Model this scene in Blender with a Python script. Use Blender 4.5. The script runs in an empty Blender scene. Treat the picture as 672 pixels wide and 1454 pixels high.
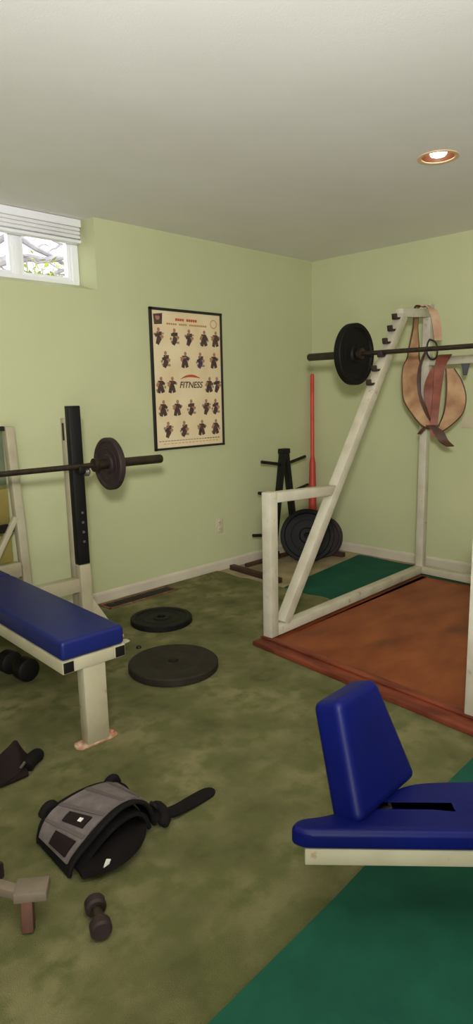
import bpy, bmesh, math, random
from mathutils import Vector, Matrix
random.seed(7)
V = Vector
C = bpy.context.scene.collection
scene = bpy.context.scene
H = 2.44                                   # ceiling height; room corner at the origin, room in x<0, y<0

# ------------------------------------------------------------------ materials
def srgb(r, g, b):
    f = lambda c: (c/255/12.92) if c/255 <= .04045 else ((c/255+.055)/1.055)**2.4
    return (f(r), f(g), f(b), 1)

def mat(name, col, rough=.6, col2=None, scale=6, detail=4, lo=.35, hi=.65, metal=0, bump=0, bscale=80,
        col3=None, scale3=20, lo3=.62, hi3=.7, stretch=None, spec=.5, bdist=.01):
    m = bpy.data.materials.new(name); m.use_nodes = True
    nt = m.node_tree; N = nt.nodes; L = nt.links
    b = N['Principled BSDF']
    b.inputs['Roughness'].default_value = rough; b.inputs['Metallic'].default_value = metal
    b.inputs['Specular IOR Level'].default_value = spec
    tc = N.new('ShaderNodeTexCoord'); src = tc.outputs['Object']
    if stretch:
        mp = N.new('ShaderNodeMapping'); mp.inputs['Scale'].default_value = stretch
        L.new(src, mp.inputs['Vector']); src = mp.outputs['Vector']
    def layer(prev, c, sc, l, h, det):
        n = N.new('ShaderNodeTexNoise'); n.inputs['Scale'].default_value = sc; n.inputs['Detail'].default_value = det
        L.new(src, n.inputs['Vector'])
        r = N.new('ShaderNodeMapRange'); r.inputs[1].default_value = l; r.inputs[2].default_value = h
        L.new(n.outputs['Fac'], r.inputs[0])
        mx = N.new('ShaderNodeMix'); mx.data_type = 'RGBA'
        L.new(r.outputs[0], mx.inputs[0])
        if isinstance(prev, tuple): mx.inputs[6].default_value = prev
        else: L.new(prev, mx.inputs[6])
        mx.inputs[7].default_value = c
        return mx.outputs[2]
    cur = col
    if col2: cur = layer(cur, col2, scale, lo, hi, detail)
    if col3: cur = layer(cur, col3, scale3, lo3, hi3, 6)
    if isinstance(cur, tuple): b.inputs['Base Color'].default_value = cur
    else: L.new(cur, b.inputs['Base Color'])
    if bump:
        n = N.new('ShaderNodeTexNoise'); n.inputs['Scale'].default_value = bscale; n.inputs['Detail'].default_value = 3
        L.new(src, n.inputs['Vector'])
        bp = N.new('ShaderNodeBump'); bp.inputs['Strength'].default_value = bump; bp.inputs['Distance'].default_value = bdist
        L.new(n.outputs['Fac'], bp.inputs['Height']); L.new(bp.outputs[0], b.inputs['Normal'])
    return m

M = {}
M['wall'] = mat('pale_green_paint', srgb(190, 192, 150), .75, srgb(185, 188, 145), 1.2, bump=.08, bscale=220, bdist=.002)
M['ceiling'] = mat('ceiling_paint', srgb(232, 229, 224), .9, srgb(228, 224, 218), 2, bump=.15, bscale=160, bdist=.003)
M['trim'] = mat('white_trim_paint', srgb(206, 196, 176), .5, srgb(196, 184, 164), 5)
M['floor'] = mat('pale_subfloor', srgb(166, 150, 116), .85, srgb(140, 124, 94), 5, bump=.1)
M['carpet'] = mat('worn_olive_carpet', srgb(140, 135, 95), .95, srgb(92, 93, 58), 3.6, 7, .36, .66, bump=.8, bscale=260,
                  col3=srgb(106, 108, 68), scale3=11, lo3=.45, hi3=.62, spec=.1, bdist=.012)
M['mat_green'] = mat('green_rubber', srgb(26, 86, 66), .8, srgb(20, 74, 58), 7, bump=.3, bscale=300, spec=.2, bdist=.002)
M['plywood'] = mat('stained_plywood', srgb(142, 76, 40), .5, srgb(116, 54, 27), 3.0, 8, .35, .65,
                   col3=srgb(86, 52, 28), scale3=2.3, lo3=.58, hi3=.74, stretch=(1, 2.2, 1), spec=.3)
M['wood_trim'] = mat('red_stained_board', srgb(128, 62, 40), .55, srgb(92, 40, 27), 5, 8, .4, .62, stretch=(3, .8, 1), spec=.3)
M['cream'] = mat('chipped_cream_paint', srgb(192, 186, 166), .45, srgb(176, 169, 148), 9,
                 col3=srgb(146, 126, 102), scale3=17, lo3=.64, hi3=.76)
M['cream2'] = mat('cream_paint', srgb(176, 169, 142), .45, srgb(164, 154, 127), 7,
                 col3=srgb(150, 110, 80), scale3=22, lo3=.68, hi3=.76)
M['rust'] = mat('rusty_foot', srgb(214, 184, 160), .6, srgb(170, 100, 66), 30)
M['black'] = mat('black_steel', srgb(19, 16, 15), .5, srgb(14, 12, 12), 12, spec=0.3)
M['hole'] = mat('bare_steel', srgb(120, 110, 112), .4, metal=.7)
M['iron'] = mat('black_iron', srgb(17, 15, 13), .6, srgb(12, 11, 10), 18, bump=.15, bscale=120, bdist=.002, spec=0.22)
M['iron_brown'] = mat('brown_iron', srgb(42, 36, 27), .7, srgb(33, 28, 21), 18, bump=.1, bscale=120, bdist=.002, spec=0.25)
M['iron_purple'] = mat('dark_iron', srgb(52, 38, 36), .6, srgb(40, 29, 30), 18, bump=.1, bscale=120, bdist=.002, spec=.35)
M['bar'] = mat('oxidised_bar_steel', srgb(62, 52, 40), .4, srgb(46, 38, 30), 30, metal=.5)
M['steel'] = mat('worn_steel', srgb(150, 148, 138), .35, srgb(120, 116, 106), 30, metal=.8)
M['blue_dark'] = mat('navy_vinyl', srgb(22, 32, 94), .42, srgb(19, 28, 84), 5, bump=.15, bscale=300, bdist=.002, spec=0.28)
M['blue'] = mat('blue_vinyl', srgb(9, 18, 86), .4, srgb(8, 15, 74), 4, bump=.12, bscale=320, bdist=.002, spec=0.16)
M['red'] = mat('red_plastic', srgb(206, 66, 48), .45, srgb(190, 54, 40), 6)
M['red_dark'] = mat('dark_red_plastic', srgb(180, 58, 44), .5)
M['tan'] = mat('tan_leather', srgb(178, 144, 104), .65, srgb(142, 100, 66), 9, 5, .35, .65, bump=.2, bscale=90, bdist=.003)
M['redbrown'] = mat('red_brown_leather', srgb(138, 74, 52), .6, srgb(104, 50, 34), 9, bump=.2, bscale=90, bdist=.003)
M['darkleather'] = mat('dark_brown_leather', srgb(82, 48, 28), .6, srgb(58, 34, 20), 12)
M['pink'] = mat('faded_leather', srgb(186, 156, 124), .7, srgb(170, 130, 100), 12)
M['grey_cloth'] = mat('grey_woven_nylon', srgb(122, 112, 110), .9, srgb(106, 97, 96), 30, bump=.5, bscale=400, spec=.1, bdist=.002)
M['grey_rib'] = mat('grey_webbing', srgb(98, 90, 88), .9, bump=.4, bscale=400, spec=.1, bdist=.002)
M['black_cloth'] = mat('black_nylon', srgb(26, 22, 22), .85, srgb(20, 17, 17), 14, bump=.4, bscale=300, spec=.15, bdist=.002)
M['brown_cloth'] = mat('dark_brown_nylon', srgb(34, 25, 24), .85, spec=.15)
M['white_plastic'] = mat('white_plastic', srgb(226, 222, 212), .4)
M['outlet'] = mat('ivory_plastic', srgb(196, 186, 156), .45)
M['vinyl'] = mat('white_window_vinyl', srgb(236, 236, 238), .4)
M['blind'] = mat('white_blind_fabric', srgb(232, 230, 230), .7, srgb(222, 220, 222), 6)
M['paper'] = mat('cream_poster_paper', srgb(232, 214, 176), .6, srgb(222, 198, 156), 4)
M['ink'] = mat('dark_print_ink', srgb(62, 48, 48), .6, srgb(92, 66, 56), 40)
M['ink_mid'] = mat('grey_print_ink', srgb(150, 128, 110), .6)
M['ink_purple'] = mat('purple_print_ink', srgb(76, 56, 92), .6)
M['ink_red'] = mat('red_print_ink', srgb(186, 74, 44), .6)
M['ink_gold'] = mat('gold_print_ink', srgb(186, 132, 76), .6)
M['ink_skin'] = mat('skin_print_ink', srgb(168, 120, 90), .6)
M['frame'] = mat('black_picture_frame', srgb(30, 28, 24), .5)
M['copper'] = mat('copper_reflector', srgb(84, 40, 18), .5, metal=.2)
M['can_trim'] = mat('pale_light_trim', srgb(226, 190, 150), .5)
M['olive'] = mat('olive_board', srgb(142, 126, 62), .7, srgb(120, 108, 52), 4)
M['mirror'] = mat('grey_green_panel', srgb(112, 120, 92), .5, srgb(92, 102, 78), 5)
M['reg'] = mat('dark_register_steel', srgb(40, 34, 28), .6, srgb(26, 22, 18), 15)
M['reg_rust'] = mat('rusty_register_edge', srgb(138, 88, 58), .8, srgb(92, 66, 42), 20)
M['grey_metal'] = mat('scuffed_grey_metal', srgb(126, 112, 96), .55, srgb(110, 97, 83), 14)
M['rust_leg'] = mat('rust_brown_metal', srgb(98, 62, 44), .7, srgb(78, 46, 34), 14)
M['tree_base'] = mat('dark_red_brown_steel', srgb(66, 36, 28), .6, srgb(48, 28, 22), 12)
M['bark'] = mat('grey_bark', srgb(192, 188, 190), .9, srgb(160, 155, 158), 6)
M['leaf'] = mat('yellow_green_leaf', srgb(180, 190, 70), .7, srgb(150, 170, 60), 5)
M['soil'] = mat('outdoor_ground', srgb(150, 140, 120), .9, srgb(120, 114, 96), 3)

def emission(name, col, s):
    m = bpy.data.materials.new(name); m.use_nodes = True
    b = m.node_tree.nodes['Principled BSDF']
    b.inputs['Base Color'].default_value = col
    b.inputs['Emission Color'].default_value = col; b.inputs['Emission Strength'].default_value = s
    return m
M['bulb'] = emission('lit_bulb', (1, .84, .6, 1), 9)

def glass():
    m = bpy.data.materials.new('window_glass'); m.use_nodes = True
    nt = m.node_tree; nt.nodes.clear()
    o = nt.nodes.new('ShaderNodeOutputMaterial'); mx = nt.nodes.new('ShaderNodeMixShader')
    t = nt.nodes.new('ShaderNodeBsdfTransparent'); g = nt.nodes.new('ShaderNodeBsdfGlossy')
    g.inputs['Roughness'].default_value = .02
    mx.inputs[0].default_value = .06
    nt.links.new(t.outputs[0], mx.inputs[1]); nt.links.new(g.outputs[0], mx.inputs[2]); nt.links.new(mx.outputs[0], o.inputs[0])
    return m
M['glass'] = glass()

# ------------------------------------------------------------------ mesh helpers
def bevel_all(bm, edges, off, seg=2):
    if off > 0:
        bmesh.ops.bevel(bm, geom=list(edges), offset=off, offset_type='OFFSET', segments=seg, profile=.5, affect='EDGES')

def merge(dst, src, M4=None):
    if M4 is not None: bmesh.ops.transform(src, matrix=M4, verts=src.verts)
    me = bpy.data.meshes.new('tmp'); src.to_mesh(me); dst.from_mesh(me); bpy.data.meshes.remove(me); src.free()

def box(bm, c, size, bev=.004, rot=None, seg=2):
    t = bmesh.new(); bmesh.ops.create_cube(t, size=1)
    bmesh.ops.scale(t, vec=V(size), verts=t.verts)
    bevel_all(t, t.edges, min(bev, min(size)*.45), seg)
    m = Matrix.Translation(V(c))
    if rot is not None: m = m @ rot.to_4x4()
    merge(bm, t, m); return bm

def frame_of(d, up=V((0, 0, 1))):
    d = V(d).normalized(); up = V(up)
    if abs(d.dot(up)) > .98: up = V((1, 0, 0))
    x = d.cross(up).normalized(); y = x.cross(d).normalized()
    return Matrix((x, d, y)).transposed()       # columns: side, along, up

def bar(bm, A, B, w, h, bev=.004, up=(0, 0, 1)):
    A = V(A); B = V(B); d = B-A
    return box(bm, (A+B)/2, (w, d.length, h), bev, frame_of(d, up))

def tube(bm, pts, r, n=12, caps=True, closed=False):
    pts = [V(p) for p in pts]; rs = r if isinstance(r, (list, tuple)) else [r]*len(pts)
    rings = []; prev = None; L = len(pts)
    for i, p in enumerate(pts):
        a = pts[(i-1) % L] if (closed or i > 0) else p
        b = pts[(i+1) % L] if (closed or i < L-1) else p
        d = (b-a).normalized()
        if prev is None:
            x = d.cross(V((0, 0, 1)));
            if x.length < .05: x = d.cross(V((1, 0, 0)))
            x.normalize()
        else:
            x = (prev - d*prev.dot(d)).normalized()
        prev = x; y = d.cross(x)
        rings.append([bm.verts.new(p + rs[i]*(x*math.cos(2*math.pi*k/n)+y*math.sin(2*math.pi*k/n))) for k in range(n)])
    for i in range(L if closed else L-1):
        a, b = rings[i], rings[(i+1) % L]
        for k in range(n): bm.faces.new((a[k], a[(k+1) % n], b[(k+1) % n], b[k]))
    if caps and not closed:
        bm.faces.new(rings[0][::-1]); bm.faces.new(rings[-1])
    return bm

def lathe(bm, prof, M4=None, n=48, closed=True):
    t = bmesh.new(); rings = []
    for r, z in prof:
        rings.append([t.verts.new((r*math.cos(2*math.pi*k/n), r*math.sin(2*math.pi*k/n), z)) for k in range(n)])
    m = len(prof)
    for i in range(m if closed else m-1):
        a, b = rings[i], rings[(i+1) % m]
        for k in range(n): t.faces.new((a[k], a[(k+1) % n], b[(k+1) % n], b[k]))
    if not closed:
        t.faces.new(rings[0][::-1]); t.faces.new(rings[-1])
    merge(bm, t, M4); return bm

def smooth_pts(pts, n=6):
    """Catmull-Rom through tuples of any length"""
    out = []
    P = [tuple(p) for p in pts]
    for i in range(len(P)-1):
        p0 = P[max(i-1, 0)]; p1 = P[i]; p2 = P[i+1]; p3 = P[min(i+2, len(P)-1)]
        for k in range(n):
            t = k/n
            out.append(tuple(.5*(2*b+(c-a)*t+(2*a-5*b+4*c-d)*t*t+(-a+3*b-3*c+d)*t**3) for a, b, c, d in zip(p0, p1, p2, p3)))
    out.append(P[-1]); return out

def ribbon(bm, rows, thick):
    """rows: list of (pointA, pointB) pairs across the band; gives a solid band with thickness"""
    n = len(rows); quad = []
    for i, (a, b) in enumerate(rows):
        a = V(a); b = V(b)
        m0 = (V(rows[max(i-1, 0)][0])+V(rows[max(i-1, 0)][1]))/2
        m1 = (V(rows[min(i+1, n-1)][0])+V(rows[min(i+1, n-1)][1]))/2
        nn = (m1-m0).cross(b-a)
        nn = nn.normalized()*thick/2 if nn.length > 1e-9 else V((0, 0, thick/2))
        quad.append([bm.verts.new(p) for p in (a+nn, b+nn, b-nn, a-nn)])
    for i in range(n-1):
        p, q = quad[i], quad[i+1]
        for k in range(4): bm.faces.new((p[k], p[(k+1) % 4], q[(k+1) % 4], q[k]))
    bm.faces.new(quad[0][::-1]); bm.faces.new(quad[-1])
    return bm

def band(bm, pts, wid, wdir, thick):
    rows = []
    for i, p in enumerate(pts):
        w = wid[i] if isinstance(wid, (list, tuple)) else wid
        d = V(wdir[i] if isinstance(wdir, list) else wdir).normalized()
        rows.append((V(p)-d*w/2, V(p)+d*w/2))
    return ribbon(bm, rows, thick)

def rounded(poly, r, n=5):
    out = []
    L = len(poly)
    for i in range(L):
        p = V(poly[i]); a = V(poly[i-1]); b = V(poly[(i+1) % L]); rr = r[i] if isinstance(r, (list, tuple)) else r
        da = (a-p); db = (b-p); k = min(rr, da.length*.48, db.length*.48)
        s = p+da.normalized()*k; e = p+db.normalized()*k
        for j in range(n+1):
            t = j/n; out.append(tuple((1-t)**2*s+2*t*(1-t)*p+t*t*e))
    return out

def slab(bm, loops, thick, bev, M4, res=4):
    """padded slab from 2-D outlines (first outer, further ones holes) with rounded edges; local z from 0 to thick"""
    cu = bpy.data.curves.new('tmp', 'CURVE'); cu.dimensions = '2D'; cu.fill_mode = 'BOTH'
    cu.extrude = max(thick/2-bev, .0001); cu.bevel_depth = bev; cu.bevel_resolution = res; cu.offset = -bev
    for lp in loops:
        s = cu.splines.new('POLY'); s.points.add(len(lp)-1); s.use_cyclic_u = True
        for q, p in zip(s.points, lp): q.co = (p[0], p[1], 0, 1)
    o = bpy.data.objects.new('tmp', cu); C.objects.link(o)
    me = bpy.data.meshes.new_from_object(o)
    t = bmesh.new(); t.from_mesh(me); bmesh.ops.remove_doubles(t, verts=t.verts, dist=1e-5)
    bpy.data.objects.remove(o); bpy.data.curves.remove(cu); bpy.data.meshes.remove(me)
    merge(bm, t, M4 @ Matrix.Translation((0, 0, thick/2))); return bm

def basis(o, x, y, z):
    m = Matrix((V(x).normalized(), V(y).normalized(), V(z).normalized())).transposed().to_4x4(); m.translation = V(o); return m

# ------------------------------------------------------------------ object helpers
OFF = {}
def obj(name, bm, m, parent=None, at=None, smooth=35, local=False):
    bmesh.ops.recalc_face_normals(bm, faces=bm.faces)
    off = V((0, 0, 0))
    if parent is not None: off = OFF.get(parent.name, V((0, 0, 0)))
    elif at is not None: off = V(at)
    if not local: bmesh.ops.translate(bm, vec=-off, verts=bm.verts)
    me = bpy.data.meshes.new(name); bm.to_mesh(me); bm.free()
    for mm in (m if isinstance(m, list) else [m]): me.materials.append(M[mm])
    if smooth:
        me.set_sharp_from_angle(angle=math.radians(smooth))
        for p in me.polygons: p.use_smooth = True
    o = bpy.data.objects.new(name, me); C.objects.link(o)
    if parent is not None:
        o.parent = parent; OFF[o.name] = off
    else:
        o.location = off; OFF[o.name] = off
    return o

def tag(o, label, cat, group=None, kind=None):
    o['label'] = label; o['category'] = cat
    if group: o['group'] = group
    if kind: o['kind'] = kind
    return o

def thing(name, label, cat, loc, group=None):
    o = bpy.data.objects.new(name, None); C.objects.link(o); o.location = loc; o.empty_display_size = .1
    OFF[o.name] = V(loc)
    return tag(o, label, cat, group)

def struct(name, bm, m, parent=None, smooth=0, at=None):
    o = obj(name, bm, m, parent, at=at, smooth=smooth)
    if parent is None: o['kind'] = 'structure'
    return o
B = bmesh.new

# ================================================================== SETTING
XR, YF = -6.0, -5.2                         # rear and side ends of the room
NX0, NX1 = -3.08, -2.155                    # window niche in the left wall

# left wall (y = 0 .. 0.32) with a notch up to the ceiling for the basement window
bm = B()
out = [(XR, -.05), (.3, -.05), (.3, H), (NX1, H), (NX1, 2.012), (NX0, 2.012), (NX0, H), (XR, H)]
lo = [bm.verts.new((x, 0, z)) for x, z in out]; hi = [bm.verts.new((x, .27, 2.083 if z == 2.012 else z)) for x, z in out]
bm.faces.new(lo); bm.faces.new(hi[::-1])
for i in range(len(out)):
    j = (i+1) % len(out); bm.faces.new((lo[i], hi[i], hi[j], lo[j]))
struct('wall_left', bm, 'wall')
bm = B(); box(bm, (.1, YF/2, H/2-.025), (.2, -YF, H+.05), 0); struct('wall_right', bm, 'wall')
bm = B(); box(bm, (XR-.1, YF/2+.1, H/2-.025), (.2, -YF+.4, H+.05), 0); struct('wall_rear', bm, 'wall')
bm = B(); box(bm, (XR/2, YF-.1, H/2-.025), (-XR, .2, H+.05), 0); struct('wall_side', bm, 'wall')
bm = B(); box(bm, (XR/2+.05, YF/2+.1, -.058), (-XR+.5, -YF+.4, .1), 0); struct('floor', bm, 'floor')

# ceiling with a round hole for the recessed lamp
LX, LY, LR = -1.503, -1.945, .083
bm = B()
def ring(z, n=40): return [bm.verts.new((LX+LR*math.cos(2*math.pi*k/n), LY+LR*math.sin(2*math.pi*k/n), z)) for k in range(n)]
cr = [(XR-.2, YF-.2), (.3, YF-.2), (.3, .27), (XR-.2, .27)]
q = [bm.verts.new((x, y, H)) for x, y in cr]; rg = ring(H); n = 40
edges = [bm.edges.new((q[i], q[(i+1) % 4])) for i in range(4)]+[bm.edges.new((rg[i], rg[(i+1) % n])) for i in range(n)]
bmesh.ops.triangle_fill(bm, edges=edges, use_beauty=True)
ex = bmesh.ops.extrude_face_region(bm, geom=list(bm.faces))
bmesh.ops.translate(bm, vec=(0, 0, .2), verts=[v for v in ex['geom'] if isinstance(v, bmesh.types.BMVert)])
struct('ceiling', bm, 'ceiling')

# baseboards
def baseboard(name, a, b, nrm):
    bm = B(); a = V(a); b = V(b); nrm = V(nrm)
    prof = [(0.0005, -.007), (.014, -.007), (.014, .055), (.010, .066), (.0045, .072), (0.0005, .072)]
    r0 = [bm.verts.new(a+nrm*d+V((0, 0, z))) for d, z in prof]; r1 = [bm.verts.new(b+nrm*d+V((0, 0, z))) for d, z in prof]
    for i in range(6): bm.faces.new((r0[i], r1[i], r1[(i+1) % 6], r0[(i+1) % 6]))
    bm.faces.new(r0[::-1]); bm.faces.new(r1)
    return struct(name, bm, 'trim')
baseboard('baseboard_left', (XR+.02, 0, 0), (-.001, 0, 0), (0, -1, 0))
baseboard('baseboard_right', (0, -.016, 0), (0, YF+.02, 0), (-1, 0, 0))

# window
bm = B(); wy = .225; z0, z1 = 2.062, 2.436; fw = .05
box(bm, (NX1-fw/2-.002, wy, (z0+z1)/2), (fw, .07, z1-z0), .004)
box(bm, (NX0+fw/2+.002, wy, (z0+z1)/2), (fw, .07, z1-z0), .004)
box(bm, ((NX0+NX1)/2, wy, z0+.012), (NX1-NX0-.006, .064, .024), .004)
box(bm, ((NX0+NX1)/2, wy, z1-fw/2), (NX1-NX0-.006, .064, fw), .004)
win = struct('window_1', bm, 'vinyl')
bm = B(); box(bm, (-2.575, wy, (z0+z1)/2), (.052, .055, z1-z0-.03), .004); obj('mullion', bm, 'vinyl', win)
for xa, xb in ((NX0+.05, -2.60), (-2.55, NX1-.052)):
    s = B(); t_ = .022
    box(s, ((xa+xb)/2, wy+.004, z0+.034), (xb-xa, .04, t_), .003); box(s, ((xa+xb)/2, wy+.004, z1-.06), (xb-xa, .04, t_), .003)
    box(s, (xa+t_/2, wy+.004, (z0+z1)/2), (t_, .044, z1-z0-.08), .003); box(s, (xb-t_/2, wy+.004, (z0+z1)/2), (t_, .044, z1-z0-.08), .003)
    sa = obj('sash', s, 'vinyl', win)
    g = B(); box(g, ((xa+xb)/2, wy+.004, (z0+z1)/2-.012), (xb-xa-.02, .004, z1-z0-.11), 0); obj('pane', g, 'glass', sa, smooth=0)

# roller / cellular blind drawn up under the niche top
t = thing('window_blind', 'white cellular blind drawn up at the top of the small basement window', 'blind', (-2.63, .12, 2.30))
bm = B(); box(bm, (-2.625, .125, 2.415), (.885, .06, .046), .006); obj('head_rail', bm, 'vinyl', t)
bm = B()
for k in range(3): box(bm, (-2.625, .125, 2.380-.0225*k), (.875, .05, .022), .008)
obj('stacked_fabric', bm, 'blind', t)
bm = B(); box(bm, (-2.625, .125, 2.308), (.88, .055, .02), .006); obj('bottom_rail', bm, 'vinyl', t)

# outdoors seen through the window: ground at grade and a bare tree
bm = B(); box(bm, (-2.5, 6.3, 1.95), (18, 12, .1), 0); o = struct('ground', bm, 'soil')
def limb(bm, a, b, r0, r1, wob=.06, n=7):
    a = V(a); b = V(b); pts = []
    for i in range(n):
        p = a.lerp(b, i/(n-1))
        if 0 < i < n-1: p = p+V((random.uniform(-wob, wob), random.uniform(-wob, wob), random.uniform(-wob, wob)))
        pts.append(p)
    tube(bm, pts, [r0+(r1-r0)*i/(n-1) for i in range(n)], 8)
    return pts
t = thing('bare_tree', 'bare grey branching tree outside the small basement window', 'tree', (-1.25, 3.6, 2.0))
bm = B(); tr = limb(bm, (-1.25, 3.6, 2.0), (-1.05, 3.7, 4.6), .10, .06); obj('trunk', bm, 'bark', t)
br = B()
for a, e, r0 in (((-1.22, 3.6, 2.75), (.3, 3.3, 3.12), .06), ((-1.15, 3.6, 3.25), (.4, 3.5, 2.72), .045), ((-1.2, 3.6, 2.5), (-.1, 3.2, 2.86), .045), ((-1.1, 3.65, 3.0), (-.35, 3.0, 3.5), .04),
                 ((-1.1, 3.65, 3.3), (.2, 3.9, 3.25), .035), ((-1.2, 3.6, 3.0), (-2.2, 3.3, 3.7), .05), ((-1.2, 3.6, 2.8), (-1.9, 3.1, 3.1), .04), ((-1.1, 3.7, 3.8), (-.2, 3.2, 4.4), .04), ((-1.08, 3.7, 4.0), (-1.9, 3.9, 4.7), .04)):
    ps = limb(br, a, e, r0, .014, .05)
    for j in range(5):
        c = ps[random.randint(1, 5)]
        limb(br, c, c+V((random.uniform(-.35, .5), random.uniform(-.4, .4), random.uniform(-.3, .35))), .016, .006, .03, 5)
obj('branch', br, 'bark', t)
def shrub(label, x, y, h, w, nl):
    t = thing('leafy_shrub', label, 'shrub', (x, y, 2.0))
    st = B(); lf = B()
    for k in range(nl):
        e = V((x+random.uniform(-w, w), y+random.uniform(-w, w)*.6, 2.0+h*random.uniform(.6, 1)))
        ps = limb(st, (x, y, 2.0), e, .012, .004, .03, 5)
        for p in ps[1:]:
            for j in range(4):
                c = p+V((random.uniform(-.06, .06), random.uniform(-.06, .06), random.uniform(-.05, .05)))
                d = V((random.uniform(-1, 1), random.uniform(-1, 1), random.uniform(-.3, 1))).normalized()
                s = d.cross(V((random.uniform(-1, 1), random.uniform(-1, 1), 1))).normalized()
                ln = random.uniform(.05, .09)
                vs = [lf.verts.new(c+q) for q in (V((0, 0, 0)), d*ln*.5+s*ln*.22, d*ln, d*ln*.5-s*ln*.22)]; lf.faces.new(vs)
    obj('stem', st, 'bark', t, smooth=60); obj('foliage', lf, 'leaf', t, smooth=0)
shrub('low yellow-green shrub outside the small basement window', -1.50, 1.75, .54, .16, 12)

# recessed lamp
t = thing('recessed_light', 'lit recessed ceiling lamp with a copper-coloured reflector', 'ceiling light', (LX, LY, H))
bm = B(); lathe(bm, [(.0765, H+.001), (.096, H-.001), (.095, H-.004), (.083, H-.005), (.0765, H-.003)], Matrix.Translation((LX, LY, 0))); obj('trim_ring', bm, 'can_trim', t)
bm = B(); lathe(bm, [(.0755, H), (.066, H+.06), (.045, H+.115), (.012, H+.125), (.012, H+.128), (.047, H+.119), (.069, H+.062), (.0785, H)], Matrix.Translation((LX, LY, 0))); obj('reflector', bm, 'copper', t)
bm = B(); prof = [(.001, H-.001), (.020, H), (.034, H+.005), (.040, H+.015), (.041, H+.032), (.037, H+.060), (.024, H+.092), (.014, H+.105), (.013, H+.124), (.001, H+.124)]
lathe(bm, prof, Matrix.Translation((LX, LY, 0)), closed=False); obj('bulb', bm, 'bulb', t)

# ================================================================== FLOOR COVERINGS
bm = B(); n = 60
top = []; xs = []
for i in range(n+1):
    y = -.016-(5.17-.016)*i/n
    top.append((-1.215+.012*math.sin(i*1.7)+random.uniform(-.006, .006), y))
lo = []; v0 = []
pts = [(XR+.01, -.016)]+top+[(XR+.01, YF+.02)]
a = [bm.verts.new((x, y, 0)) for x, y in pts]; b = [bm.verts.new((x, y, -.0078)) for x, y in pts]
bm.faces.new(a)
for i in range(len(pts)):
    j = (i+1) % len(pts); bm.faces.new((a[i], b[i], b[j], a[j]))
o = struct('floor_carpet', bm, 'carpet', smooth=0)

def sheet(name, poly, z0, z1, m, label, cat):
    bm = B(); a = [bm.verts.new((x, y, z1)) for x, y in poly]; b = [bm.verts.new((x, y, z0)) for x, y in poly]
    bm.faces.new(a); bm.faces.new(b[::-1])
    for i in range(len(poly)):
        j = (i+1) % len(poly); bm.faces.new((a[i], b[i], b[j], a[j]))
    c = (sum(p[0] for p in poly)/len(poly), sum(p[1] for p in poly)/len(poly), z0)
    return tag(obj(name, bm, m, at=c, smooth=0), label, cat)
far = [(-.075+.035*math.sin(k*1.15+.6)*(1 if k > 5 else .3), -.56-.11*k) for k in range(22)]
sheet('rubber_mat', [(-1.20, -.70)]+[(-1.205, -1.0), (-1.20, -2.9)]+far[::-1], -.0078, -.0004, 'mat_green',
      'dark green rubber mat along the right-hand wall behind the squat rack', 'mat')
sheet('rubber_mat', [(-2.32, -2.662), (-2.9, -2.675), (-3.32, -2.70), (-4.6, -2.74), (-4.6, -4.6), (-2.32, -4.6)], .0002, .007, 'mat_green',
      'green rubber mat under the blue bench with the standing pad', 'mat')

# ================================================================== LIFTING PLATFORM + SQUAT RACK
t = thing('lifting_platform', 'orange-brown stained plywood platform inside the squat rack', 'platform', (-1.3, -1.95, 0))
FL, FR, RL, RR = V((-2.02, -1.335, 0)), V((-2.135, -2.53, 0)), V((-.36, -1.295, 0)), V((-.42, -2.53, 0))
PZ = .024
bm = B(); poly = [(-2.02, -1.37), (-2.115, -2.57), (-.40, -2.57), (-.40, -1.335)]
a = [bm.verts.new((x, y, PZ)) for x, y in poly]; b = [bm.verts.new((x, y, .0003)) for x, y in poly]
bm.faces.new(a); bm.faces.new(b[::-1])
for i in range(4): bm.faces.new((a[i], b[i], b[(i+1) % 4], a[(i+1) % 4]))
box(bm, (-1.2, -1.335, PZ/2+.0002), (1.66, .075, PZ-.0004), .002)
obj('plywood_deck', bm, 'plywood', t, smooth=0)
bm = B(); bar(bm, (-2.085, -1.29, .0135), (-2.205, -2.64, .0135), .125, .026, .005); obj('front_board', bm, 'wood_trim', t)
bm = B(); bar(bm, (-2.062, -1.29, .0335), (-2.165, -2.62, .0335), .045, .012, .004); obj('front_strip', bm, 'wood_trim', t)

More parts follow.
